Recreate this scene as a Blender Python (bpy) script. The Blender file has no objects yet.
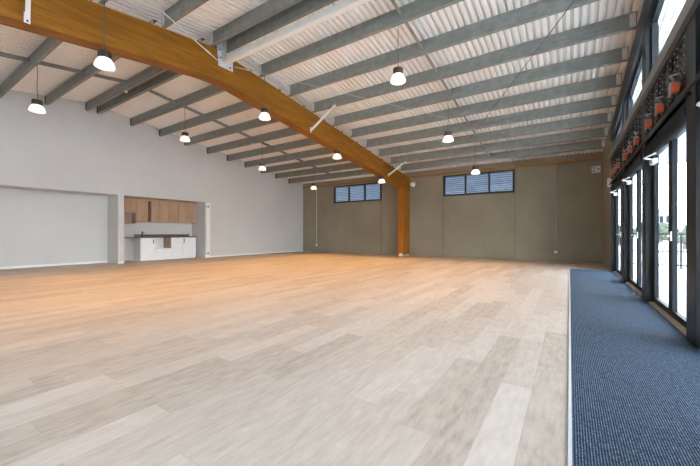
import bpy, bmesh, math, random
from mathutils import Vector, Matrix
random.seed(4)
SC = bpy.context.scene
COL = SC.collection
PI = math.pi

# ------------------------------------------------------------------ dimensions (metres)
XL, XR = -13.48, 1.0            # white wall face, glazed wall face
YF, YB = -6.2, 15.16            # wall behind the camera, concrete wall face
XB0, XB1 = -6.84, -6.53         # glulam beam faces
YR, ZR, SL = 4.48, 5.21, 0.1321 # roof ridge, purlin underside at the ridge, slope
PD = 0.27                       # purlin depth
def zb(y):                      # underside of the purlins
    return ZR - SL * abs(y - YR)

# ------------------------------------------------------------------ node helpers
def new_mat(name):
    m = bpy.data.materials.new(name); m.use_nodes = True
    nt = m.node_tree
    return m, nt, nt.nodes['Principled BSDF']
def N(nt, t, **kw):
    n = nt.nodes.new(t)
    for k, v in kw.items():
        if k in n.inputs: n.inputs[k].default_value = v
        else: setattr(n, k, v)
    return n
def ramp(nt, fac, stops):
    r = N(nt, 'ShaderNodeValToRGB')
    el = r.color_ramp.elements
    while len(el) < len(stops): el.new(0.5)
    for e, (p, c) in zip(el, stops):
        e.position = p; e.color = (*c, 1)
    nt.links.new(fac, r.inputs[0])
    return r.outputs[0]
def coords(nt, scale=(1,1,1), rot=(0,0,0), loc=(0,0,0)):
    t = N(nt, 'ShaderNodeTexCoord'); m = N(nt, 'ShaderNodeMapping')
    m.inputs['Scale'].default_value = scale; m.inputs['Rotation'].default_value = rot
    m.inputs['Location'].default_value = loc
    nt.links.new(t.outputs['Object'], m.inputs[0]); return m.outputs[0]
def noise(nt, vec, scale, detail=4, rough=.55):
    n = N(nt, 'ShaderNodeTexNoise'); n.inputs['Scale'].default_value = scale
    n.inputs['Detail'].default_value = detail; n.inputs['Roughness'].default_value = rough
    nt.links.new(vec, n.inputs['Vector']); return n.outputs['Fac']
def bump(nt, p, h, strength=.2, dist=.01):
    b = N(nt, 'ShaderNodeBump'); b.inputs['Strength'].default_value = strength; b.inputs['Distance'].default_value = dist
    nt.links.new(h, b.inputs['Height']); nt.links.new(b.outputs[0], p.inputs['Normal'])
def mottled(name, c1, c2, scale=3, rough=.6, metal=0, stretch=(1,1,1), bmp=0, spec=.5):
    m, nt, p = new_mat(name)
    v = coords(nt, stretch)
    f = noise(nt, v, scale, 6)
    nt.links.new(ramp(nt, f, [(.3, c1), (.7, c2)]), p.inputs['Base Color'])
    p.inputs['Roughness'].default_value = rough; p.inputs['Metallic'].default_value = metal
    p.inputs['Specular IOR Level'].default_value = spec
    if bmp: bump(nt, p, f, bmp)
    return m

M = {}
M['white_wall'] = mottled('white_paint', (.535,.535,.53), (.57,.57,.565), .7, .75)
M['white_trim'] = mottled('white_trim', (.74,.75,.76), (.80,.80,.81), 2, .5)
M['concrete'] = mottled('precast_concrete', (.215,.185,.132), (.27,.235,.175), .9, .8, stretch=(1,1,.7), bmp=.1)
M['joint'] = mottled('joint_sealant', (.12,.11,.10), (.15,.14,.125), 2, .8)
M['steel'] = mottled('galvanised_steel', (.175,.183,.168), (.25,.26,.24), 7, .5, .2)
M['steel_dark'] = mottled('aged_galvanised_steel', (.05,.05,.05), (.09,.09,.085), 7, .6, .2)
M['plate'] = mottled('bright_zinc_plate', (.55,.56,.56), (.66,.67,.67), 8, .45, .3)
M['roof'] = mottled('roof_sheet_underside', (.86,.84,.81), (.90,.885,.86), 1.2, .5)
M['frame'] = mottled('dark_frame_metal', (.008,.010,.013), (.013,.016,.020), 3, .55, .1, spec=.2)
M['column'] = mottled('charcoal_steel_paint', (.013,.016,.020), (.020,.024,.029), 3, .4, .1, spec=.2)
M['casing'] = mottled('matt_charcoal_casing', (.014,.017,.021), (.021,.025,.03), 3, .8, spec=.12)
M['alu'] = mottled('pale_aluminium', (.55,.58,.61), (.63,.66,.69), 8, .45, .15)
M['rail'] = mottled('grey_rail_paint', (.19,.19,.18), (.25,.25,.235), 3, .45, .2)
M['black'] = mottled('black_plastic', (.006,.006,.007), (.012,.012,.013), 6, .45)
M['louvre'] = mottled('smoked_louvre_blade', (.02,.019,.02), (.05,.045,.045), 9, .25)
M['orange'] = mottled('orange_plastic', (.62,.09,.02), (.70,.12,.03), 5, .45)
M['grey_plastic'] = mottled('grey_plastic', (.32,.31,.31), (.40,.39,.39), 5, .5)
M['red'] = mottled('red_plastic', (.45,.02,.02), (.5,.03,.03), 5, .4)
M['white_plastic'] = mottled('white_plastic', (.74,.73,.71), (.8,.79,.77), 5, .4)
M['white_steel'] = mottled('white_painted_steel', (.72,.70,.67), (.77,.75,.72), 3, .45)
M['chrome'] = mottled('brushed_metal', (.62,.62,.62), (.72,.72,.72), 20, .3, .8)
M['slat'] = mottled('external_louvre_slat', (.17,.20,.26), (.22,.26,.33), 3, .5)
M['slat_shade'] = mottled('painted_slat_shade', (.03,.035,.045), (.045,.05,.06), 3, .6)  # dark tone standing in for the shade between slats
M['cab_white'] = mottled('white_laminate', (.76,.78,.80), (.80,.82,.84), 1.5, .4)
M['cab_inside'] = mottled('carcass_board', (.36,.25,.19), (.44,.31,.24), 4, .6)
M['dark_top'] = mottled('dark_laminate', (.10,.07,.05), (.15,.11,.08), 6, .35)
M['sill'] = mottled('bronze_threshold', (.42,.33,.25), (.50,.40,.31), 6, .4, .4)
M['paving'] = mottled('pale_terrace_paving', (.66,.66,.66), (.74,.74,.73), 1.5, .8)
M['soffit'] = mottled('pale_soffit_sheet', (.60,.63,.64), (.66,.69,.70), 1.5, .7)
M['foliage'] = mottled('distant_foliage', (.035,.045,.030), (.07,.085,.06), 2.5, .9)
M['bark'] = mottled('bark', (.10,.075,.05), (.15,.11,.08), 6, .9)
M['render_blue'] = mottled('blue_grey_render', (.25,.32,.42), (.30,.37,.47), 1, .8)
M['cord'] = mottled('dark_flex', (.07,.065,.06), (.10,.09,.085), 9, .6)
M['cap'] = mottled('dark_bronze_housing', (.030,.026,.022), (.05,.043,.037), 8, .4, .3)

# plank floor: planks along Y, 0.2 m wide
def plank_floor():
    m, nt, p = new_mat('oak_plank_vinyl')
    t = N(nt, 'ShaderNodeTexCoord'); sep = N(nt, 'ShaderNodeSeparateXYZ'); nt.links.new(t.outputs['Object'], sep.inputs[0])
    def mt(op, a, b=None):
        n = N(nt, 'ShaderNodeMath'); n.operation = op
        for i, s in enumerate((a, b)):
            if s is None: continue
            if isinstance(s, (int, float)): n.inputs[i].default_value = s
            else: nt.links.new(s, n.inputs[i])
        return n.outputs[0]
    x = mt('ADD', sep.outputs[0], 60.02); y = sep.outputs[1]
    xr = mt('DIVIDE', x, .2); row = mt('FLOOR', xr); fx = mt('FRACT', xr)
    wn = N(nt, 'ShaderNodeTexWhiteNoise'); wn.noise_dimensions = '1D'; nt.links.new(row, wn.inputs['W'])
    yo = mt('ADD', mt('DIVIDE', mt('ADD', y, 40.0), 1.22), mt('MULTIPLY', wn.outputs['Value'], 7.0))
    col = mt('FLOOR', yo); fy = mt('FRACT', yo)
    cv = N(nt, 'ShaderNodeCombineXYZ'); nt.links.new(row, cv.inputs[0]); nt.links.new(col, cv.inputs[1])
    wp = N(nt, 'ShaderNodeTexWhiteNoise'); wp.noise_dimensions = '2D'; nt.links.new(cv.outputs[0], wp.inputs['Vector'])
    # grain, shifted per plank
    gv = N(nt, 'ShaderNodeCombineXYZ')
    nt.links.new(mt('MULTIPLY', sep.outputs[0], 20.0), gv.inputs[0]); nt.links.new(mt('MULTIPLY', y, 3.4), gv.inputs[1])
    nt.links.new(mt('MULTIPLY', wp.outputs['Value'], 40.0), gv.inputs[2])
    g1 = noise(nt, gv.outputs[0], 1.6, 7, .68)
    gv2 = N(nt, 'ShaderNodeCombineXYZ')
    nt.links.new(mt('MULTIPLY', sep.outputs[0], 9.0), gv2.inputs[0]); nt.links.new(mt('MULTIPLY', y, 3.0), gv2.inputs[1])
    nt.links.new(mt('MULTIPLY', wp.outputs['Value'], 23.0), gv2.inputs[2])
    g2 = noise(nt, gv2.outputs[0], 2.0, 3, .5)
    tone = mt('ADD', mt('MULTIPLY', wp.outputs['Value'], .27), mt('ADD', mt('MULTIPLY', g1, .58), mt('MULTIPLY', g2, .34)))
    c = ramp(nt, tone, [(.25, (.27,.212,.166)), (.50, (.44,.372,.318)), (.80, (.57,.505,.455))])
    # joints
    ex = mt('MINIMUM', fx, mt('SUBTRACT', 1.0, fx)); ey = mt('MINIMUM', fy, mt('SUBTRACT', 1.0, fy))
    j = mt('MAXIMUM', mt('LESS_THAN', ex, .011), mt('LESS_THAN', ey, .0018))
    mx = N(nt, 'ShaderNodeMix'); mx.data_type = 'RGBA'; mx.inputs[7].default_value = (.30,.23,.18,1)
    nt.links.new(mt('MULTIPLY', j, .32), mx.inputs[0]); nt.links.new(c, mx.inputs[6])
    nt.links.new(mx.outputs[2], p.inputs['Base Color'])
    p.inputs['Roughness'].default_value = .42
    p.inputs['Specular IOR Level'].default_value = .4
    bump(nt, p, g1, .06, .004)
    return m
M['floor'] = plank_floor()

def carpet_mat():
    m, nt, p = new_mat('ribbed_entrance_carpet')
    t = N(nt, 'ShaderNodeTexCoord'); sep = N(nt, 'ShaderNodeSeparateXYZ'); nt.links.new(t.outputs['Object'], sep.inputs[0])
    w = N(nt, 'ShaderNodeMath'); w.operation = 'MULTIPLY'; nt.links.new(sep.outputs[0], w.inputs[0]); w.inputs[1].default_value = 2*PI/.0125
    s = N(nt, 'ShaderNodeMath'); s.operation = 'SINE'; nt.links.new(w.outputs[0], s.inputs[0])
    f = noise(nt, coords(nt, (1,1,1)), 90, 3, .7)
    h = N(nt, 'ShaderNodeMath'); h.operation = 'MULTIPLY_ADD'; nt.links.new(s.outputs[0], h.inputs[0]); h.inputs[1].default_value = .22
    nt.links.new(f, h.inputs[2])
    nt.links.new(ramp(nt, h.outputs[0], [(.2, (.004,.008,.016)), (.54, (.025,.039,.066)), (.82, (.135,.182,.255))]), p.inputs['Base Color'])
    p.inputs['Roughness'].default_value = .95; p.inputs['Specular IOR Level'].default_value = .15
    bump(nt, p, h.outputs[0], .5, .004)
    return m
M['carpet'] = carpet_mat()

def wood(name, stretch, c1, c2, c3, rough=.5, lam=None, rot=(0,0,0)):
    m, nt, p = new_mat(name)
    v = coords(nt, stretch, rot)
    f = noise(nt, v, 2.2, 8, .65)
    c = ramp(nt, f, [(.28, c1), (.5, c2), (.75, c3)])
    nt.links.new(c, p.inputs['Base Color']); p.inputs['Roughness'].default_value = rough; p.inputs['Specular IOR Level'].default_value = .25
    bump(nt, p, f, .05, .005)
    return m
M['glulam'] = wood('glulam_timber', (4,.55,7), (.13,.046,.002), (.225,.083,.004), (.30,.122,.009), .5, rot=(math.atan(SL),0,0))
M['glulam_post'] = wood('glulam_timber_upright', (7,7,.5), (.20,.064,.004), (.31,.108,.008), (.38,.145,.014), .45)
M['timber_plate'] = wood('pine_wall_plate', (.5,8,8), (.20,.09,.025), (.29,.14,.04), (.38,.19,.06), .6)
M['oak'] = wood('oak_laminate', (6,6,.5), (.29,.185,.115), (.40,.265,.17), (.48,.33,.22), .5)

def glass_mat(name, tint=(.93,.96,.97), refl=1.0):
    m = bpy.data.materials.new(name); m.use_nodes = True; nt = m.node_tree; nt.nodes.clear()
    o = N(nt, 'ShaderNodeOutputMaterial'); mix = N(nt, 'ShaderNodeMixShader')
    t = N(nt, 'ShaderNodeBsdfTransparent'); t.inputs[0].default_value = (*tint, 1)
    g = N(nt, 'ShaderNodeBsdfGlossy'); g.inputs['Roughness'].default_value = .02
    lw = N(nt, 'ShaderNodeLayerWeight'); lw.inputs[0].default_value = .5
    pw = N(nt, 'ShaderNodeMath'); pw.operation = 'POWER'; pw.inputs[1].default_value = 5; nt.links.new(lw.outputs['Facing'], pw.inputs[0])
    ma = N(nt, 'ShaderNodeMath'); ma.operation = 'MULTIPLY_ADD'; ma.inputs[1].default_value = .55; ma.inputs[2].default_value = .035; nt.links.new(pw.outputs[0], ma.inputs[0])
    nt.links.new(ma.outputs[0], mix.inputs[0]); nt.links.new(t.outputs[0], mix.inputs[1]); nt.links.new(g.outputs[0], mix.inputs[2])
    nt.links.new(mix.outputs[0], o.inputs[0]); return m
M['glass'] = glass_mat('clear_glass')

def emit_mat(name, col, strength, base=(.9,.88,.85)):
    m, nt, p = new_mat(name)
    f = noise(nt, coords(nt), 3, 2)
    nt.links.new(ramp(nt, f, [(.3, base), (.7, base)]), p.inputs['Base Color'])
    p.inputs['Emission Color'].default_value = (*col, 1); p.inputs['Emission Strength'].default_value = strength
    p.inputs['Roughness'].default_value = .3
    return m
M['shade'] = emit_mat('lit_opal_shade', (1, .90, .78), .85)

# ------------------------------------------------------------------ mesh helpers
class MB:
    """collects shapes in world coordinates and links them as one mesh object"""
    def __init__(s): s.bm = bmesh.new()
    def box(s, a, b, R=None, c=None):
        vs = [s.bm.verts.new((x, y, z)) for x in (a[0], b[0]) for y in (a[1], b[1]) for z in (a[2], b[2])]
        for f in ((0,1,3,2),(4,6,7,5),(0,4,5,1),(2,3,7,6),(0,2,6,4),(1,5,7,3)): s.bm.faces.new([vs[i] for i in f])
        if R is not None: bmesh.ops.transform(s.bm, matrix=Matrix.Translation(c) @ R @ Matrix.Translation(-Vector(c)), verts=vs)
        return s
    def prism(s, poly, axis, a, b):
        """poly: 2-D points in the plane across axis; extruded from a to b"""
        def P(p, t):
            return {'x': (t, p[0], p[1]), 'y': (p[0], t, p[1]), 'z': (p[0], p[1], t)}[axis]
        v0 = [s.bm.verts.new(P(p, a)) for p in poly]; v1 = [s.bm.verts.new(P(p, b)) for p in poly]
        s.bm.faces.new(v0); s.bm.faces.new(v1[::-1])
        n = len(poly)
        for i in range(n): s.bm.faces.new([v0[i], v1[i], v1[(i+1) % n], v0[(i+1) % n]])
        return s
    def bar(s, p, q, w, h=None, seg=4):
        """a bar from p to q; seg 4 = rectangular w x h, more = round of diameter w"""
        p, q = Vector(p), Vector(q); d = q - p; L = d.length; d.normalize()
        up = Vector((0,0,1)) if abs(d.z) < .95 else Vector((0,1,0))
        u = d.cross(up).normalized(); v = u.cross(d).normalized()
        if seg == 4: ring = [(-w/2,-h/2),(w/2,-h/2),(w/2,h/2),(-w/2,h/2)]
        else: ring = [(w/2*math.cos(2*PI*i/seg), w/2*math.sin(2*PI*i/seg)) for i in range(seg)]
        a = [s.bm.verts.new(p + u*x + v*y) for x, y in ring]; b = [s.bm.verts.new(q + u*x + v*y) for x, y in ring]
        n = len(ring)
        s.bm.faces.new(a[::-1]); s.bm.faces.new(b)
        for i in range(n): s.bm.faces.new([a[i], a[(i+1) % n], b[(i+1) % n], b[i]])
        return s
    def tube(s, pts, r, seg=6):
        for p, q in zip(pts, pts[1:]): s.bar(p, q, 2*r, seg=seg)
        return s
    def lathe(s, prof, c, seg=24, axis='z'):
        rings = []
        for r, z in prof:
            ring = []
            for i in range(seg):
                a = 2*PI*i/seg
                o = {'z': (r*math.cos(a), r*math.sin(a), z), 'y': (r*math.cos(a), z, r*math.sin(a)), 'x': (z, r*math.cos(a), r*math.sin(a))}[axis]
                ring.append(s.bm.verts.new(Vector(c) + Vector(o)))
            rings.append(ring)
        for a, b in zip(rings, rings[1:]):
            for i in range(seg): s.bm.faces.new([a[i], a[(i+1) % seg], b[(i+1) % seg], b[i]])
        s.bm.faces.new(rings[0][::-1]); s.bm.faces.new(rings[-1])
        return s
    def build(s, name, mat, parent=None, bevel=0, smooth=False, kind=None):
        bmesh.ops.recalc_face_normals(s.bm, faces=s.bm.faces)
        off = Vector(parent.matrix_basis.translation) if parent else Vector((0,0,0))
        pp = parent.parent if parent else None
        while pp: off = off + Vector(pp.matrix_basis.translation); pp = pp.parent
        if parent:
            for v in s.bm.verts: v.co -= off
        me = bpy.data.meshes.new(name); s.bm.to_mesh(me); s.bm.free()
        o = bpy.data.objects.new(name, me); COL.objects.link(o); o.parent = parent
        me.materials.append(mat)
        if smooth:
            for p in me.polygons: p.use_smooth = True
            try: me.set_sharp_from_angle(angle=math.radians(40))
            except Exception: pass
        if bevel:
            b = o.modifiers.new('edge', 'BEVEL'); b.width = bevel; b.segments = 2; b.limit_method = 'ANGLE'
        if kind: o['kind'] = kind
        return o

def tag(o, label, cat, group=None):
    o['label'] = label; o['category'] = cat
    if group: o['group'] = group
    return o
def thing(name, loc, label, cat, group=None):
    o = bpy.data.objects.new(name, None); COL.objects.link(o); o.location = loc; o.empty_display_size = .1
    return tag(o, label, cat, group)
def struct_root(name, loc):
    o = bpy.data.objects.new(name, None); COL.objects.link(o); o.location = loc; o['kind'] = 'structure'
    return o
def copy_thing(src, loc, label):
    r = src.copy(); COL.objects.link(r); r.location = loc; r['label'] = label
    for ch in list(src.children):
        c = ch.copy(); COL.objects.link(c); c.parent = r
        for g in list(ch.children):
            d = g.copy(); COL.objects.link(d); d.parent = c
    return r
ORD = ['zeroth','first','second','third','fourth','fifth','sixth','seventh','eighth','ninth','tenth','eleventh','twelfth','thirteenth','fourteenth','fifteenth','sixteenth']

# ================================================================== SETTING
MB().box((XL-1.3, YF-.3, -.15), (XR+.3, YB+.3, 0)).build('floor', M['floor'], kind='structure')
# carpet strip with its metal edge
MB().box((.012, YF+.02, .0005), (1.03, 12.18, .007)).build('carpet', M['carpet'])
tag(bpy.data.objects['carpet'], 'dark blue ribbed entrance carpet laid along the glazed doors', 'carpet')
t = MB().box((-.006, YF+.02, .0006), (.010, 12.21, .010)).box((.010, 12.182, .0006), (1.0, 12.21, .010)).build('carpet_edge_strip', M['alu'])
tag(t, 'bright metal strip edging the blue entrance carpet', 'edge strip')

# concrete end wall: five precast panels with open joints and two high windows
W1, W2 = (-11.18, -8.10), (-4.88, -1.88)
WZ0, WZ1 = 2.79, 3.74
b = MB()
ed = [XL-.6, W1[0], W1[1], W2[0], W2[1], XR+.2]
g = .011
for i, (x0, x1) in enumerate(zip(ed, ed[1:])):
    a0, a1 = x0 + (g if i else 0), x1 - (g if i < 4 else 0)
    if i in (1, 3):
        b.box((a0, YB, 0), (a1, YB+.18, WZ0)); b.box((a0, YB, WZ1), (a1, YB+.18, 4.10))
    else: b.box((a0, YB, 0), (a1, YB+.18, 4.10))
b.build('wall_back', M['concrete'], kind='structure')
b = MB()
for x in ed[1:5]: b.box((x-g, YB+.012, 0), (x+g, YB+.17, 4.10))
b.build('trim_1', M['joint'], kind='structure')
# short concrete return at the end of the glazing
MB().box((XR, 12.30, 0), (XR+.18, YB, 4.25)).build('wall_right', M['concrete'], kind='structure')
MB().box((XR-.004, YB-.02, 0), (XR-.0005, YB-.002, 3.78)).build('trim_2', M['joint'], kind='structure')
# wall behind the camera
b = MB()
FW = [(-9.2, -6.2), (-5.8, -2.8), (-2.4, .6)]
b.box((XL-.1, YF-.15, 0), (XR+.2, YF, 1.0)); b.box((XL-.1, YF-.15, 2.3), (XR+.2, YF, 4.02))
xs = [XL-.1] + [v for w in FW for v in w] + [XR+.2]
for x0, x1 in zip(xs[::2], xs[1::2]): b.box((x0, YF-.15, 1.0), (x1, YF, 2.3))
b.build('wall_front', M['white_wall'], kind='structure')
for n, (x0, x1) in enumerate(FW):
    r = struct_root('window_%d' % (n+20), ((x0+x1)/2, YF, 1.0))
    b = MB(); f = .06
    for x in (x0, (x0+x1)/2-f/2, x1-f): b.box((x, YF-.10, 1.0), (x+f, YF-.04, 2.3))
    for z in (1.0, 2.3-f): b.box((x0+f, YF-.10, z), ((x0+x1)/2-f/2, YF-.04, z+f)); b.box(((x0+x1)/2+f/2, YF-.10, z), (x1-f, YF-.04, z+f))
    b.build('window_frame', M['frame'], r)
    MB().box((x0+f-.005, YF-.073, 1.0+f-.005), (x1-f+.005, YF-.067, 2.3-f+.005)).build('pane', M['glass'], r)

# white gable wall with an alcove and the kitchen recess
RY1, KY0, KY1, OZ = 5.28, 5.47, 8.68, 2.47
RX, KX = -14.37, -14.52
b = MB()
zt = lambda y: zb(y) + PD + .02
b.prism([(YF-.1, OZ), (YB, OZ), (YB, zt(YB)), (YR, zt(YR)), (YF-.1, zt(YF))], 'x', XL-.12, XL)
b.box((XL-.12, RY1, 0), (XL, KY0, OZ))
b.box((XL-.12, KY1, 0), (XL, YB, OZ))
b.box((XL-.12, YF-.1, 0), (XL, -2.0, OZ))
b.box((RX-.1, -2.1, 0), (RX, RY1+.1, OZ+.1))                        # alcove back
b.box((RX, RY1, 0), (XL-.12, RY1+.095, OZ+.1)); b.box((RX, -2.1, 0), (XL-.12, -2.0, OZ+.1))
b.box((RX-.1, -2.1, OZ), (XL-.12, RY1+.095, OZ+.1))
b.box((KX-.1, KY0-.095, 0), (KX, KY1+.1, OZ+.1))                    # kitchen recess
b.box((KX, KY0-.095, 0), (XL-.12, KY0, OZ+.1)); b.box((KX, KY1, 0), (XL-.12, KY1+.1, OZ+.1))
b.box((KX-.1, KY0-.095, OZ), (XL-.12, KY1+.1, OZ+.1))
b.build('wall_left', M['white_wall'], kind='structure')
b = MB()
b.box((XL, KY1, .0), (XL+.012, YB, .07)); b.box((XL, RY1, 0), (XL+.012, KY0, .07))
b.box((RX, -2, 0), (RX+.012, RY1, .07))
b.build('baseboard_left', M['white_trim'], kind='structure')

# corrugated roof, two slopes, ribs running down the slope
def roof(y0, y1, bm):
    pitch, h = .125, .075
    xs = []
    x = XL - .2
    while x < XR + .75:
        xs += [(x, 0), (x+.066, 0), (x+.078, h), (x+.113, h)]; x += pitch
    rows = []
    for y in (y0, y1):
        z = zb(y) + PD + .006
        rows.append(([bm.verts.new((px, y, z+pz)) for px, pz in xs], [bm.verts.new((px, y, z+pz+.004)) for px, pz in xs]))
    (a, at), (c, ct) = rows
    for i in range(len(xs)-1):
        bm.faces.new([a[i], a[i+1], c[i+1], c[i]]); bm.faces.new([at[i], ct[i], ct[i+1], at[i+1]])
b = MB(); roof(YR, YB+.4, b.bm); roof(YR, YF-.4, b.bm)
b.build('ceiling', M['roof'], kind='structure')
b = MB()  # ridge capping above the sheets
z = zb(YR) + PD
b.prism([(YR-.25, z+.02), (YR, z+.052), (YR+.25, z+.02), (YR+.25, z+.03), (YR, z+.062), (YR-.25, z+.03)], 'x', XL-.2, XR+.7)
b.build('trim_3', M['roof'], kind='structure')

# ================================================================== GLULAM PORTAL
root = thing('timber_beam', ((XB0+XB1)/2, YR, 4.4), 'large orange glulam beam rising to the ridge and down to the concrete wall', 'beam')
D = .665
pts_top = [(YF+.01, zb(YF)-.004), (YR, zb(YR)-.004), (YB-.02, zb(YB)-.004)]
bot = [(YB-.02, zb(YB)-D)]
for k in range(9):
    y = YR + .6 - 1.2*k/8
    t = (y-YR)/.6
    bot.append((y, ZR - SL*.6*(.5+.5*t*t) - D))
bot.append((YF+.01, zb(YF)-D))
MB().prism(pts_top + bot, 'x', XB0, XB1).build('beam_body', M['glulam'], root, bevel=.006)
root = thing('timber_post', ((XB0+XB1)/2, 14.75, 0), 'orange glulam post against the concrete wall under the timber beam', 'post')
PY0, PY1 = 14.42, YB-.02
MB().prism([(PY0, .07), (PY1, .07), (PY1, zb(PY1)-D-.003), (PY0, zb(PY0)-D-.003)], 'x', XB0+.01, XB1-.01).build('post_body', M['glulam_post'], root, bevel=.005)
MB().box((XB0+.05, PY0-.012, .0), (XB1-.04, PY1, .069)).box((XB0+.09, PY0-.014, .0), (XB1-.06, PY0-.002, .13)).build('post_shoe', M['plate'], root)

# ================================================================== PURLINS
RIGHT_Y = [YR + .16 + 1.029*k for k in range(11)]        # behind the ridge
FRONT_Y = [YR - .16 - 1.029*k for k in range(5)]         # camera side of the ridge
def purlin_profile(y, slope):
    t = .006; fl = .075; lip = .018
    z = zb(y)
    return [(y, z), (y+fl, z - slope*fl), (y+fl, z+lip - slope*fl), (y+fl-t, z+lip - slope*fl), (y+fl-t, z+t - slope*fl), (y+t, z+t),
            (y+t, z+PD-t), (y+fl-t, z+PD-t - slope*fl), (y+fl-t, z+PD-lip - slope*fl), (y+fl, z+PD-lip - slope*fl), (y+fl, z+PD - slope*fl), (y, z+PD), (y, z+.17), (y+.005, z+.16), (y+.005, z+.11), (y, z+.10)]
def purlin(y, x0, x1, label, group, ends):
    slope = SL if y > YR else -SL
    r = thing('steel_purlin', ((x0+x1)/2, y, zb(y)), label, 'purlin', group)
    MB().prism(purlin_profile(y, slope), 'x', x0, x1).build('channel', M['steel'], r)
    for x, w, m in ends:
        MB().box((x, y-.010, zb(y)+.012), (x+w, y-.0005, zb(y)+PD-.02)).build('cleat', m, r)
    return r
for k, y in enumerate(RIGHT_Y):
    if k == 10: continue
    nm = ORD[10-k]
    pos = 'just behind the ridge' if k == 0 else (nm + ' from the concrete wall')
    purlin(y, XB1+.0005, XR+.0035, 'galvanised purlin between timber beam and glazed wall, ' + pos, 'door side purlins behind the ridge',
           [(XB1+.015, .085, M['plate']), (XR-.10, .085, M['plate'])])
    purlin(y, XL+.0005, XB0-.0005, 'galvanised purlin over the white kitchen wall, ' + pos, 'kitchen side purlins behind the ridge',
           [(XL+.01, .10, M['steel_dark']), (XB0-.10, .085, M['plate'])])
for k, y in enumerate(FRONT_Y):
    pos = ['just before the ridge', 'one before the ridge pair', 'two before the ridge pair', 'three before the ridge pair', 'four before the ridge pair'][k]
    if k < 3:
        purlin(y, XB1+.0005, XR+.0035, 'galvanised purlin between timber beam and glazed wall, ' + pos, 'door side purlins before the ridge',
               [(XB1+.015, .085, M['plate']), (XR-.10, .085, M['plate'])])
    if k < 4:
        purlin(y, XL+.0005, XB0-.0005, 'galvanised purlin over the white kitchen wall, ' + pos, 'kitchen side purlins before the ridge',
           [(XL+.01, .10, M['steel_dark']), (XB0-.10, .085, M['plate'])])

# bridging lines between the purlins
def bridging(x, ys, label):
    r = thing('purlin_bridging', (x, YR, zb(YR)), label, 'bridging', 'bridging lines')
    ys = sorted(ys)
    for a, c in zip(ys, ys[1:]):
        a2, c2 = a + .079, c - .001
        za, zc = zb(a2) + .085, zb(c2) + .085
        MB().prism([(a2, za), (c2, zc), (c2, zc+.10), (a2, za+.10)], 'x', x, x+.004).prism([(a2, za), (c2, zc), (c2, zc+.004), (a2, za+.004)], 'x', x+.004, x+.065).build('bridging_channel', M['steel'], r)
bridging(-2.63, RIGHT_Y[:10] + FRONT_Y[:3], 'grey bridging line crossing the purlins between timber beam and glazed wall')
bridging(-10.3, RIGHT_Y[:10] + FRONT_Y[:4], 'grey bridging line crossing the purlins above the white kitchen wall')

# timber plate on top of the concrete wall
t = MB().box((XL+.01, YB-.07, 3.785), (XB0-.001, YB-.001, 3.875)).build('timber_plate', M['timber_plate'])
tag(t, 'thin timber plate on top of the concrete wall on the kitchen side of the post', 'timber plate', 'wall top plates')
t = MB().box((XB1+.001, YB-.07, 3.785), (XR-.03, YB-.001, 3.875)).build('timber_plate', M['timber_plate'])
tag(t, 'thin timber plate on top of the concrete wall on the door side of the post', 'timber plate', 'wall top plates')

# ridge bracket and white ridge strut
r = thing('ridge_bracket', (XB1, 4.5, 4.8), 'bolted zinc bracket on the timber beam at the ridge', 'bracket')
MB().box((XB1+.001, 4.52, 4.84), (XB1+.012, 4.90, 5.10)).box((XB1+.001, 4.50, 5.06), (XB1+.010, 4.632, 5.44)).build('bracket_plate', M['plate'], r)
MB().box((XB1+.012, 4.60, 4.98), (XB1+.17, 4.612, 5.42)).build('bracket_fin', M['plate'], r)
for (y, z) in ((4.55, 5.36), (4.55, 5.20), (4.57, 5.03), (4.82, 4.90)):
    MB().lathe([(.018, 0), (.018, .014), (.010, .015), (.010, .03)], (XB1+.012, y, z), 6, 'x').build('bolt', M['black'], r)
t = MB().box((XB1+.02, 4.62, 4.93), (XR-.01, 4.74, 5.05)).build('ridge_strut', M['white_steel'], bevel=.008)
tag(t, 'white square steel strut running under the ridge from bracket to glazed wall', 'strut')

# fly braces: from the beam's side up to a purlin
def fly(y, za, zc, dx, label, y2=None):
    r = thing('fly_brace', (XB1, y, za), label, 'brace', 'white fly braces')
    p, q = Vector((XB1+.03, y, za)), Vector((XB1+dx, y2 or y, zc))
    MB().bar(p, q, .055, .055).build('brace_tube', M['white_steel'], r, bevel=.005)
    MB().box((XB1+.001, y-.035, za-.09), (XB1+.008, y+.035, za+.06)).build('end_plate', M['white_steel'], r)
    MB().lathe([(.014, 0), (.014, .012)], (XB1+.008, y, za-.06), 6, 'x').build('bolt', M['black'], r)
fly(RIGHT_Y[3]-.029, 4.24, zb(RIGHT_Y[3]), .92, 'white slanting brace from mid beam up to a purlin')
fly(RIGHT_Y[8]-.029, 3.62, zb(RIGHT_Y[8]), .82, 'white slanting brace near the top of the timber post')
fly(1.40, 4.22, 4.80, .85, 'white bolted brace on the beam end above the alcove', FRONT_Y[3]+.01)

# wind bracing rods under the purlins
def rod(p, q, r, m, label):
    p = Vector(p); q = Vector(q)
    t = thing('bracing_rod', p, label, 'bracing rod', 'roof bracing rods')
    MB().tube([p, q], r, 6).build('rod', m, t)
    d = (q-p).normalized()
    MB().tube([p + d*.25, p + d*.42], r*2.0, 8).build('turnbuckle', M['plate'], t)
rod((.96, 5.0, zb(5.0)-.03), (-2.75, 11.4, zb(11.4)-.03), .008, M['cord'], 'thin dark bracing rod slanting down from the glazed wall')
rod((XB1+.05, 4.92, 4.96), (-3.0, 9.75, zb(9.75)-.028), .005, M['plate'], 'thin pale bracing rod running back from the ridge bracket')
rod((XB1+.05, 4.46, 4.92), (-5.6, 2.4, zb(2.4)-.03), .010, M['white_steel'], 'thin white bracing rod running forward from the ridge bracket')

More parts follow.
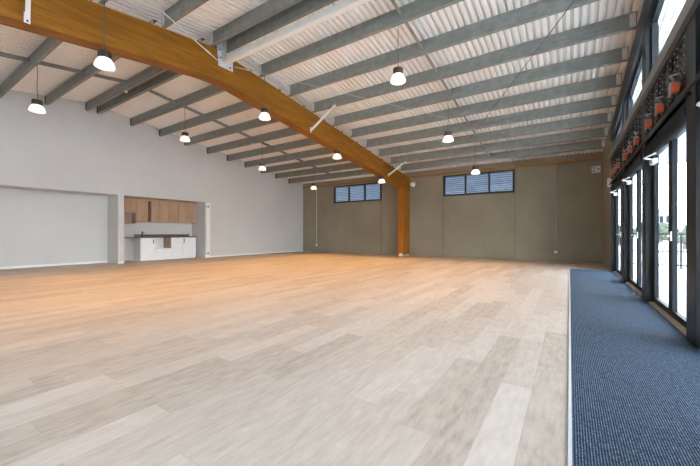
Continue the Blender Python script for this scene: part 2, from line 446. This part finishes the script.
# ================================================================== PENDANT LAMPS
def lamp(x, y, z, zt_, label, group, power):
    """z = shade centre, zt_ = purlin underside"""
    r = thing('pendant_lamp', (x, y, z), label, 'lamp', group)
    random.seed(int(x*100+y*10))
    pts = [(x, y, zt_-.002)]
    n = 7
    for i in range(1, n): pts.append((x+random.uniform(-.010,.010), y+random.uniform(-.010,.010), zt_+(z+.17-zt_)*i/n))
    pts.append((x, y, z+.172))
    MB().tube(pts, .007, 6).build('cord', M['cord'], r)
    MB().lathe([(.030,.175),(.085,.17),(.096,.16),(.096,.058),(.090,.052)], (x,y,z), 28).build('lamp_cap', M['cap'], r, smooth=True)
    MB().lathe([(.090,.052),(.100,.040),(.122,.005),(.137,-.035),(.146,-.068),(.144,-.082),(.125,-.092),(.07,-.099),(.005,-.101)], (x,y,z), 32).build('lamp_shade', M['shade'], r, smooth=True)
    L = bpy.data.lights.new('lamp_light', 'SPOT'); L.energy = power; L.color = (1, .49, .09)
    L.spot_size = math.radians(116); L.spot_blend = .9; L.shadow_soft_size = .12
    lo = bpy.data.objects.new('lamp_light', L); COL.objects.link(lo); lo.parent = r; lo.location = (0, 0, -.12)
    return r
XA, XBm, XC = -9.92, -6.35, -2.70
rows = [(XA, 'over the floor before the white wall', 'pendants of the kitchen side row'),
        (XBm, 'hanging beside the timber beam', 'pendants along the timber beam'),
        (XC, 'hanging in the door side row', 'pendants of the door side row')]
LY = [FRONT_Y[2], RIGHT_Y[1], RIGHT_Y[4], RIGHT_Y[7]]
who = ['next to the ridge', 'between ridge and concrete wall', 'next to the concrete wall']
for (x, nm, grp) in rows:
    for j, y in enumerate(LY):
        if j == 0 and x == XC: continue
        w = 'before the ridge' if j == 0 else who[j-1]
        lamp(x, y + (.04 if j else .03), zb(y) - 1.015, zb(y) - .006, 'lit dome pendant lamp ' + nm + ', ' + w, grp, {XA: 430, XBm: 470, XC: 330}[x])

# small white sensors on the purlins
for (x, y, w) in ((-10.62, FRONT_Y[0], 'at the ridge'), (-10.45, RIGHT_Y[4], 'halfway down the roof'), (-10.45, RIGHT_Y[8], 'near the concrete wall')):
    t = MB().lathe([(.045, 0), (.045, -.02), (.03, -.045), (.01, -.055)], (x, y+.037, zb(y)-.008), 16).build('ceiling_sensor', M['white_plastic'], smooth=True)
    tag(t, 'small white sensor under a purlin over the kitchen side, ' + w, 'sensor', 'small white sensors')

# ================================================================== GLAZED WALL
COLY = [12.10 - 2.5*k for k in range(8)]     # column centres
CW = .31
RAIL0, RAIL1 = 3.22, 3.38
EB = .44
names = ['at the concrete return wall', 'between the first and second doorway', 'between the second and third doorway', 'nearest the camera beside the third doorway']
colnm = ['steel column against the concrete return wall', 'second steel column from the concrete return wall', 'third steel column from the concrete return wall', 'fourth steel column from the concrete return wall']
for k, y in enumerate(COLY):
    b = MB().box((XR, y-CW/2, .008 if False else .0), (XR+.16, y+CW/2, zb(y)-EB-.08))
    if k < 4:
        o = b.build('steel_column', M['column'], bevel=.006)
        tag(o, 'charcoal ' + colnm[k], 'column', 'charcoal columns of the glazed wall')
    else: b.build('trim_%d' % (k+20), M['column'], kind='structure')
# raking eaves beam on the columns
b = MB()
y0, y1 = YF+.01, 12.29
b.prism([(y0, zb(y0)-EB-.002), (YR, zb(YR)-EB), (y1, zb(y1)-EB), (y1, zb(y1)-.0), (YR, zb(YR)-.0), (y0, zb(y0)-.0)], 'x', XR+.004, XR+.15)
o = b.build('eaves_beam', M['column']); tag(o, 'dark steel beam raking along the top of the glazed wall', 'beam')
b = MB()  # infill between eaves beam and roof sheets
b.prism([(y0, zb(y0)+.001), (YR, zb(YR)+.001), (YB, zb(YB)+.001), (YB, zb(YB)+PD), (YR, zb(YR)+PD), (y0, zb(y0)+PD)], 'x', XR+.06, XR+.10)
b.build('trim_4', M['timber_plate'], kind='structure')
# grey rail across the whole wall and thin black tube below the louvres
o = MB().box((XR-.05, YF+.02, RAIL0), (XR-.002, 12.30, RAIL1)).build('transom_rail', M['rail'], bevel=.004); tag(o, 'flat grey rail between the upper windows and the louvre windows', 'rail')
r = thing('black_tube', (XR-.055, 6, 2.48), 'thin black tube running below the louvre windows', 'tube')
MB().tube([(XR-.055, YF+.02, 2.48), (XR-.055, 11.90, 2.48)], .018, 12).build('tube_run', M['black'], r, smooth=True)
for y in COLY[1:5]: MB().box((XR-.036, y-.02, 2.465), (XR, y+.02, 2.495)).build('tube_bracket', M['black'], r)

def door_leaf(n, y0, y1, hinge_far, handle):
    """one leaf between y0 < y1, frame in the plane X 1.06-1.12"""
    r = struct_root('door_%d' % n, (1.12, (y0+y1)/2, 0))
    st, x0, x1 = .095, 1.085, 1.135
    z0, z1, gb, gt = .035, 2.40, .11, 2.29
    b = MB()
    b.box((x0, y0, z0), (x1, y0+st, z1)); b.box((x0, y1-st, z0), (x1, y1, z1))
    b.box((x0, y0+st, z0), (x1, y1-st, gb)); b.box((x0, y0+st, gt), (x1, y1-st, z1))
    b.build('door_frame', M['frame'], r)
    MB().box((1.107, y0+st-.004, gb-.004), (1.113, y1-st+.004, gt+.004)).build('pane', M['glass'], r)
    yh = y0 + .06 if handle == 'near' else y1 - .06
    s = 1 if handle == 'near' else -1
    b = MB().box((x0-.012, yh-.022, 1.0), (x0-.0005, yh+.022, 1.12))
    b.tube([(x0-.01, yh, 1.06), (x0-.06, yh, 1.06)], .010, 10).tube([(x0-.06, yh-s*.008, 1.06), (x0-.06, yh+s*.14, 1.06)], .010, 10)
    b.build('door_handle', M['chrome'], r)
    if hinge_far:
        yc = y1 - .34
        MB().box((x0-.06, yc, 2.14), (x0-.0005, yc+.24, 2.205)).bar((x0-.04, yc+.20, 2.215), (x0-.15, yc+.02, 2.22), .03, .014).bar((x0-.15, yc+.02, 2.225), (x0-.05, yc-.12, 2.255), .03, .014).build('door_closer', M['plate'], r)
    return r
dn = 1
wn = 3
NB = 7
for k in range(NB):
    ya, yc = COLY[k+1] + CW/2, COLY[k] - CW/2     # clear opening
    if ya < YF+.1: ya = YF+.1
    ym = (ya+yc)/2
    # frame, threshold
    b = MB()
    b.box((1.075, ya, .0), (1.145, ya+.045, 2.47)); b.box((1.075, yc-.045, 0), (1.145, yc, 2.47)); b.box((1.075, ya+.045, 2.41), (1.145, yc-.045, 2.47))
    b.build('trim_%d' % (30+k), M['frame'], kind='structure')
    MB().prism([(1.032, .0), (1.032, .012), (1.07, .03), (1.145, .03), (1.145, .0)], 'y', ya+.001, yc-.001).build('trim_%d' % (40+k), M['sill'], kind='structure')
    door_leaf(dn, ya+.05, ym-.004, False, 'far'); door_leaf(dn+1, ym+.004, yc-.05, True, 'near'); dn += 2
    # rounded dark casing above the doors
    prof = [(1.144, 2.475), (1.02, 2.475), (.985, 2.40)] if False else None
    pr = [(1.074, 2.27)]
    for q in range(9):
        a = PI*1.5 - PI*q/8 * .85
        pr.append((1.045 + .09*math.cos(a)*.75, 2.38 + .11*math.sin(a)))
    pr += [(1.074, 2.49)]
    if k < 3:
        o = MB().prism(pr, 'y', ya+.002, yc-.002).build('door_operator_casing', M['casing'], smooth=True)
        tag(o, 'rounded dark casing above the %s doorway from the concrete return wall' % ORD[k+1], 'casing', 'rounded casings above the doors')
    # upper window
    r = struct_root('window_%d' % wn, (1.10, ym, RAIL1)); wn += 1
    zt0, zt1 = zb(ya)-EB-.004, zb(yc)-EB-.004
    if ya < YR < yc: ztm = zb(YR)-EB-.004
    fr = .06
    b = MB()
    b.box((1.07, ya, RAIL1), (1.14, ya+fr, zt0)); b.box((1.07, yc-fr, RAIL1), (1.14, yc, zt1)); b.box((1.07, ya+fr, RAIL0), (1.14, yc-fr, RAIL1+.03))
    poly = [(ya, zt0), (ya, zt0-.07), (yc, zt1-.07), (yc, zt1)]
    b.prism(poly, 'x', 1.07, 1.14)
    b.build('window_frame', M['frame'], r)
    if ya < YR < yc:
        MB().prism([(ya, zt0), (YR, ztm), (yc, zt1)], 'x', 1.07, 1.14).build('frame_infill', M['frame'], r)
    MB().prism([(ya+fr, RAIL1+.03), (yc-fr, RAIL1+.03), (yc-fr, zt1-.06), (ya+fr, zt0-.06)], 'x', 1.10, 1.106).build('pane', M['glass'], r)
    # wall infill behind the louvres
    MB().box((1.13, ya, 2.47), (1.14, yc, RAIL0)).build('trim_%d' % (50+k), M['black'], kind='structure')

# louvre windows with their orange drive boxes
def louvre(y0, y1, label, proto=None):
    yc = (y0+y1)/2
    if proto: return copy_thing(proto, (1.06, yc, 2.56), label)
    r = thing('louvre_window', (1.06, yc, 2.56), label, 'louvre window', 'dark louvre windows above the doors')
    z0, z1 = 2.585, RAIL0-.004
    b = MB()
    b.box((1.0, y0, z0), (1.05, y0+.035, z1)); b.box((1.0, y1-.035, z0), (1.05, y1, z1)); b.box((1.0, y0+.035, z0), (1.05, y1-.035, z0+.03)); b.box((1.0, y0+.035, z1-.03), (1.05, y1-.035, z1))
    b.build('louvre_frame', M['black'], r)
    b = MB(); n = 6; h = (z1-z0-.06)/n
    for i in range(n):
        zc = z0+.03+h*(i+.5)
        b.box((1.033, y0+.045, zc-h*.56), (1.040, y1-.045, zc+h*.56), Matrix.Rotation(math.radians(-14), 4, 'Y'), (1.036, yc, zc))
    b.build('louvre_blades', M['louvre'], r)
    for ys in (y0+.055, yc-.03, yc+.10, y1-.075):
        b = MB()
        b.box((1.008, ys-.010, z0+.03), (1.018, ys+.010, z1-.03))
        b.build('clip_strip', M['black'], r)
    b = MB()
    for ys in (y0+.055, yc-.03, yc+.10, y1-.075):
        for i in range(n): b.box((.999, ys-.006, z0+.03+h*(i+.62)), (1.0075, ys+.006, z0+.03+h*(i+.62)+.011))
    b.build('louvre_clips', M['chrome'], r)
    a = MB().box((.935, yc-.06, 2.63), (.998, yc-.005, 2.79)).build('drive_bracket', M['grey_plastic'], r, bevel=.004)
    MB().box((.94, yc-.15, 2.65), (.998, yc-.0605, 2.745)).build('drive_box', M['orange'], a, bevel=.006)
    MB().box((.94, yc-.13, 2.60), (.97, yc-.04, 2.629)).build('drive_motor', M['black'], a, bevel=.004)
    MB().bar((.985, yc+.03, 2.83), (.94, yc-.05, 2.86), .022, .016).bar((.94, yc-.05, 2.86), (.985, yc-.16, 2.83), .016, .016).build('winder_arm', M['grey_plastic'], r)
    return r
proto = None
cnt = 0
for k in range(3):
    ya, yc = COLY[k+1] + CW/2 + .01, COLY[k] - CW/2 - .01
    w = (yc-ya)/3
    for j in range(3):
        y1 = yc - w*j; y0 = y1 - w + .004
        lab = 'dark louvre window with orange drive box, %s above the %s doorway from the concrete wall' % (['far one', 'middle one', 'near one'][j], ORD[k+1])
        p = louvre(y0, y1, lab, proto); proto = proto or p

# ================================================================== WALL FITTINGS
t = MB().box((.91, 11.96, 2.42), (1.0, 12.12, 2.68)).build('sensor_box', M['white_plastic'], bevel=.012)
tag(t, 'small white box on the steel column beside the concrete return wall', 'box')
r = thing('fire_call_point', (1.0, 12.83, 1.38), 'small red fire call point on the concrete return wall', 'call point')
MB().box((.955, 12.78, 1.385), (1.0, 12.88, 1.485)).build('call_point_body', M['red'], r, bevel=.006)
MB().box((.9525, 12.805, 1.405), (.9545, 12.855, 1.455)).build('push_plate', M['white_plastic'], r)
# twin emergency light on the end wall
r = thing('emergency_light', (.80, YB, 3.3), 'white twin emergency light high on the concrete wall beside its corner', 'emergency light')
MB().box((.68, YB-.085, 3.31), (.94, YB, 3.56)).build('light_body', M['white_plastic'], r, bevel=.01)
for x, z in ((.74, 3.37), (.74, 3.49), (.88, 3.435)):
    MB().lathe([(.035, -.086), (.035, -.115), (.022, -.118)], (x, YB, z), 14, 'y').build('lamp_head', M['grey_plastic'], r)
# white speaker beside the post
r = thing('wall_speaker', (-6.22, YB, 3.40), 'white wall speaker beside the top of the timber post', 'speaker')
MB().lathe([(.05, 0), (.085, .04), (.085, .20), (.11, .24), (.11, .26)], (-6.28, YB-.42, 3.43), 18, 'y').build('speaker_horn', M['white_plastic'], r, smooth=True)
MB().box((-6.34, YB-.16, 3.50), (-6.22, YB-.002, 3.60)).bar((-6.28, YB-.10, 3.56), (-6.28, YB-.28, 3.50), .03, .03).build('speaker_bracket', M['grey_plastic'], r)
# conduits with outlets
for x, top, bot, lab in ((-.44, 3.78, .36, 'white conduit down to an outlet on the concrete wall near the glazed corner'), (-12.42, 3.78, .38, 'white conduit down to an outlet on the concrete wall near the white wall')):
    r = thing('wall_conduit', (x, YB, bot), lab, 'conduit', 'conduits on the concrete wall')
    MB().tube([(x, YB-.014, bot+.04), (x, YB-.014, top)], .012, 8).build('conduit_pipe', M['white_plastic'] if x < -5 else M['grey_plastic'], r)
    MB().box((x-.06, YB-.045, bot-.045), (x+.06, YB-.002, bot+.045)).build('outlet_box', M['white_plastic'], r, bevel=.006)

# high louvred windows of the concrete wall
for n, (x0, x1) in enumerate((W1, W2)):
    r = struct_root('window_%d' % (n+1), ((x0+x1)/2, YB, WZ0))
    f = .075
    x0 += .012; x1 -= .012
    b = MB()
    b.box((x0, YB-.02, WZ0+.002), (x1, YB+.10, WZ0+f)); b.box((x0, YB-.02, WZ1-f), (x1, YB+.10, WZ1-.002))
    for i in range(4):
        xc = x0 + (x1-x0)*i/3; w = .075 if i in (0, 3) else .06
        a = min(max(xc-w/2, x0), x1-w)
        b.box((a, YB-.02, WZ0+f), (a+w, YB+.10, WZ1-f))
    b.build('window_frame', M['black'], r)
    MB().box((x0+.05, YB+.030, WZ0+f-.01), (x1-.05, YB+.036, WZ1-f+.01)).build('pane', M['glass'], r)
    b = MB(); k = 9; h = (WZ1-WZ0-2*f)/k
    for i in range(k):
        zc = WZ0+f+h*(i+.5)
        b.box((x0+.012, YB+.102, zc-.004), (x1-.012, YB+.218, zc+.004), Matrix.Rotation(math.radians(-43), 4, 'X'), ((x0+x1)/2, YB+.16, zc))
    b.build('louvre_slats', M['slat'], r)
    b = MB()
    for i in range(k):
        zc = WZ0+f+h*(i+.5) + .058*math.sin(math.radians(43))
        b.box((x0+.012, YB+.109, zc-.021), (x1-.012, YB+.114, zc+.008))
    b.build('slat_shade_strips', M['slat_shade'], r)  # added dark strips that paint the shaded gaps between the slats

# folded panel beside the kitchen opening
r = thing('folded_panel', (XL+.03, 8.8, 0), 'narrow folded white panel on dark pivots beside the kitchen opening', 'folding panel')
MB().box((XL+.001, 8.70, .02), (XL+.055, 8.735, 2.44)).box((XL+.001, 8.742, .04), (XL+.04, 8.90, 2.43)).build('panel_leaf', M['white_trim'], r, bevel=.003)
for z in (.20, 2.27): MB().box((XL+.056, 8.705, z-.03), (XL+.075, 8.84, z+.03)).bar((XL+.07, 8.79, z-.06), (XL+.07, 8.79, z+.06), .03, .03).build('pivot', M['grey_plastic'], r)
for y in (8.715, 8.86): MB().lathe([(.022, 0), (.022, .018)], (XL+.056, y, 1.58), 12, 'x').build('knob', M['white_plastic'], r)

# ================================================================== KITCHEN
BX = -13.93
def base_unit(y0, y1, label, kind):
    r = thing('base_cabinet', (-14.2, (y0+y1)/2, 0), label, 'cabinet', 'white base cabinets')
    b = MB(); t = .018; z0, z1 = .10, .905; bk = KX+.005
    b.box((bk, y0, z0), (BX-.02, y0+t, z1)); b.box((bk, y1-t, z0), (BX-.02, y1, z1)); b.box((bk, y0+t, z0), (BX-.02, y1-t, z0+t)); b.box((bk, y0+t, z0+t), (bk+.01, y1-t, z1))
    b.build('carcass', M['cab_white'] if kind != 'niche' else M['cab_white'], r)
    MB().box((BX-.06, y0, .002), (BX-.045, y1, .0985)).build('kickboard', M['cab_white'], r)
    def front(nm, a, c, hnd):
        d = MB().box((BX-.0195, y0+.003, a), (BX-.001, y1-.003, c)).build(nm, M['cab_white'], r, bevel=.002)
        yc = (y0+y1)/2
        if hnd == 'top': MB().box((BX-.0008, yc-.10, c-.045), (BX+.012, yc+.10, c-.033)).build('handle', M['chrome'], d)
        else:
            yh = y1-.05 if hnd == 'far' else y0+.05
            MB().box((BX-.0008, yh-.012, c-.22), (BX+.014, yh+.012, c-.05)).build('handle', M['frame'], d)
    if kind == 'door_far': front('door', .105, .90, 'far')
    if kind == 'door_near': front('door', .105, .90, 'near')
    if kind == 'drawers':
        for a, c in ((.105, .42), (.426, .71), (.716, .90)): front('drawer', a, c, 'top')
    if kind == 'niche':
        front('drawer', .105, .455, 'top')
        MB().box((bk+.012, y0+.02, .44), (BX-.022, y1-.02, .46)).build('niche_floor', M['cab_white'], r)
        MB().box((bk+.012, y1-.028, .461), (BX-.002, y1-.0185, .904)).build('niche_side', M['cab_inside'], r)
    return r
base_unit(6.24, 6.755, 'white base cabinet with one door beside the empty under-counter bay', 'door_far')
base_unit(6.76, 7.425, 'white base cabinet with open oven niche above a drawer', 'niche')
base_unit(7.43, 7.915, 'white base cabinet with three drawers', 'drawers')
base_unit(7.92, 8.52, 'white base cabinet with one door beside the recess side wall', 'door_near')
t = MB().box((KX+.004, 6.215, .001), (BX, 6.238, .905)).build('end_panel', M['cab_white']); tag(t, 'plain end panel closing the base cabinets at the empty bay', 'panel')
t = MB().box((KX+.003, KY0+.004, .907), (BX+.015, 8.545, .945)).build('worktop', M['dark_top'], bevel=.003)
tag(t, 'dark brown kitchen worktop along the recess', 'worktop')
MB().box((KX+.003, 6.24, .9455), (KX+.02, 8.545, 1.045)).build('upstand', M['dark_top'], t)
r = thing('kitchen_tap', (-14.25, 6.42, .945), 'black mixer tap standing on the dark worktop', 'tap')
MB().lathe([(.03, .001), (.03, .02), (.02, .03), (.02, .14)], (-14.25, 6.42, .945), 14).build('tap_body', M['black'], r)
MB().tube([(-14.25, 6.42, 1.08), (-14.25, 6.42, 1.13), (-14.22, 6.41, 1.15), (-14.12, 6.39, 1.15), (-14.07, 6.38, 1.11)], .014, 10).build('spout', M['black'], r)
MB().bar((-14.25, 6.44, 1.08), (-14.25, 6.52, 1.12), .018, .018).build('lever', M['black'], r)

UX = -14.16
def wall_unit(y0, y1, z0, z1, label, kind):
    r = thing('wall_cabinet', (-14.35, (y0+y1)/2, z0), label, 'cabinet', 'oak wall cabinets')
    b = MB(); t = .018; bk = KX+.004
    b.box((bk, y0, z0), (UX-.02, y0+t, z1)); b.box((bk, y1-t, z0), (UX-.02, y1, z1)); b.box((bk, y0+t, z0), (UX-.02, y1-t, z0+t)); b.box((bk, y0+t, z1-t), (UX-.02, y1-t, z1)); b.box((bk, y0+t, z0+t), (bk+.01, y1-t, z1-t))
    b.build('carcass', M['cab_inside'] if kind in ('slot', 'niche') else M['oak'], r)
    def d(a, c, p, q): MB().box((UX-.0195, p+.003, a), (UX, q-.003, c)).build('door', M['oak'], r, bevel=.002)
    if kind == 'door': d(z0, z1, y0, y1)
    if kind == 'two':
        d(z0, z1, y0, (y0+y1)/2); d(z0, z1, (y0+y1)/2, y1)
    if kind == 'slot': MB().box((bk+.012, y0+.019, (z0+z1)/2-.009), (UX-.03, y1-.019, (z0+z1)/2+.009)).build('shelf', M['cab_inside'], r)
    if kind == 'niche':
        d(1.895, z1, y0, y1); MB().box((bk+.012, y0+.019, 1.88), (UX-.021, y1-.019, 1.893)).build('shelf', M['cab_inside'], r)
    return r
UZ0, UZ1 = 1.545, 2.40
wall_unit(KY0+.004, 6.175, 1.47, UZ1, 'oak wall cabinet over an open microwave niche', 'niche')
wall_unit(6.18, 6.595, UZ0, UZ1, 'oak wall cabinet with one door beside the microwave niche', 'door')
wall_unit(6.60, 6.74, UZ0, UZ1, 'narrow open slot cabinet with one shelf and dark inside', 'slot')
wall_unit(6.745, 7.03, UZ0, UZ1, 'narrow oak wall cabinet with one door beside the open slot', 'door')
wall_unit(7.035, 7.84, UZ0, UZ1, 'wide oak wall cabinet with two doors in mid run', 'two')
wall_unit(7.845, 8.53, UZ0, UZ1, 'wide oak wall cabinet with two doors ending the run', 'two')
t = MB().box((KX+.003, 8.535, UZ0), (UX-.05, KY1-.003, UZ1)).build('filler_panel', M['cab_inside']); tag(t, 'dark filler panel between last oak cabinet and recess wall', 'panel')
t = MB().box((KX+.003, KY0+.004, UZ1+.002), (UX-.02, KY1-.003, OZ-.002)).build('cabinet_bulkhead', M['oak']); tag(t, 'thin oak bulkhead strip above the wall cabinets', 'panel')
t = MB().box((XL-.20, KY0+.001, 1.62), (XL-.13, KY0+.012, 1.74)).build('wall_switch', M['white_plastic']); tag(t, 'white switch plate on the side wall of the kitchen recess', 'switch')

# ================================================================== OUTSIDE
MB().box((XR+.3, -30, -.16), (9.0, 14.4, -.03)).build('ground_terrace', M['paving'], kind='structure')
MB().box((-90, -90, -.5), (140, 190, -.3)).build('ground', M['paving'], kind='structure')
MB().box((1.25, -8, 2.62), (2.9, 10.0, 2.74)).build('ceiling_soffit', M['soffit'], kind='structure')
def railing(p, q, label):
    r = thing('balustrade', p, label, 'railing', 'terrace railings')
    p, q = Vector(p), Vector(q); n = max(1, round((q-p).length/1.3)); d = (q-p)/n
    for i in range(n+1): MB().bar(p+d*i, p+d*i+Vector((0,0,1.08)), .05, .05).build('post', M['frame'], r)
    for z, w in ((1.10, .06), (.55, .03), (.12, .03)): MB().bar(p+Vector((0,0,z)), q+Vector((0,0,z)), w, .04).build('rail', M['frame'], r)
    b = MB(); m = round((q-p).length/.12)
    for i in range(1, m): b.bar(p+(q-p)*i/m+Vector((0,0,.14)), p+(q-p)*i/m+Vector((0,0,1.06)), .012, .012)
    b.build('baluster_wires', M['frame'], r)
railing((1.5, 14.2, -.03), (7.0, 14.2, -.03), 'dark railing across the far end of the terrace outside the doors')

def tree(x, y, h, w, label, seed):
    r = thing('tree', (x, y, -.3), label, 'tree', 'trees beyond the terrace')
    MB().lathe([(.22, 0), (.15, h*.4), (.08, h*.6)], (x, y, -.3), 8).build('trunk', M['bark'], r)
    rnd = random.Random(seed)
    b = MB()
    for k in range(9):
        c = Vector((x + rnd.uniform(-.5,.5)*w, y + rnd.uniform(-.4,.4)*w, -.3 + h*rnd.uniform(.42,.82)))
        v = bmesh.ops.create_icosphere(b.bm, subdivisions=3, radius=w*rnd.uniform(.26,.38))['verts']
        for q in v: q.co = c + q.co*(1 + .22*math.sin(q.co.x*9/w*2+k)*math.sin(q.co.y*11/w*2)*math.sin(q.co.z*10/w*2+1) + rnd.uniform(-.09,.09))
    b.build('crown', M['foliage'], r)
for i, (x, y, h, w, lab) in enumerate(((5.0, 50, 2.2, 3.4, 'low green tree seen through the first doorway from the concrete wall'), (9.4, 60, 2.5, 3.8, 'low green tree seen through the second doorway from the concrete wall'),
        (11.2, 66, 2.3, 3.6, 'green tree beside the blue grey building seen through the third doorway'), (13.6, 58, 2.5, 3.6, 'rounded green tree seen in the near pane of the third doorway'), (8.4, 40, 1.5, 2.0, 'small green tree standing in front of the other terrace trees'))):
    tree(x, y, h, w*.66, lab, i)
r = thing('distant_building', (15.0, 84, -.3), 'blue grey building far beyond the terrace trees', 'building')
MB().box((13.6, 82, -.3), (16.2, 88, 5.2)).build('building_wall', M['render_blue'], r)
MB().box((13.5, 81.9, 5.2), (16.3, 88.1, 5.45)).build('roof_slab', M['grey_plastic'], r)
for x in (14.0, 14.9, 15.7): MB().box((x-.25, 81.97, 3.0), (x+.25, 81.999, 4.2)).build('window', M['frame'], r)

# ================================================================== LIGHT, CAMERA
w = bpy.data.worlds.new('overcast_sky'); SC.world = w; w.use_nodes = True
nt = w.node_tree; bg = nt.nodes['Background']
tc = N(nt, 'ShaderNodeTexCoord'); sp = N(nt, 'ShaderNodeSeparateXYZ'); nt.links.new(tc.outputs['Generated'], sp.inputs[0])
c = ramp(nt, sp.outputs[2], [(.0, (1.0,.995,.985)), (.25, (.94,.97,1.0)), (.8, (.70,.84,1.0))])
nt.links.new(c, bg.inputs[0]); bg.inputs[1].default_value = 15.0

cd = bpy.data.cameras.new('camera'); cam = bpy.data.objects.new('camera', cd); COL.objects.link(cam)
cd.sensor_width = 36; cd.lens = 330.7/700*36; cd.clip_start = .05; cd.clip_end = 500
cam.location = (0, 0, 1.1); cam.rotation_euler = (PI/2, 0, math.radians(33.58))
SC.camera = cam
SC.view_settings.view_transform = 'Standard'; SC.view_settings.look = 'None'
SC.view_settings.exposure = 0.18; SC.view_settings.gamma = 1; SC.view_settings.use_curve_mapping = False
SC.cycles.use_denoising = True
SC.cycles.max_bounces = 8; SC.cycles.diffuse_bounces = 6; SC.cycles.transparent_max_bounces = 12
SC.cycles.sample_clamp_indirect = 6
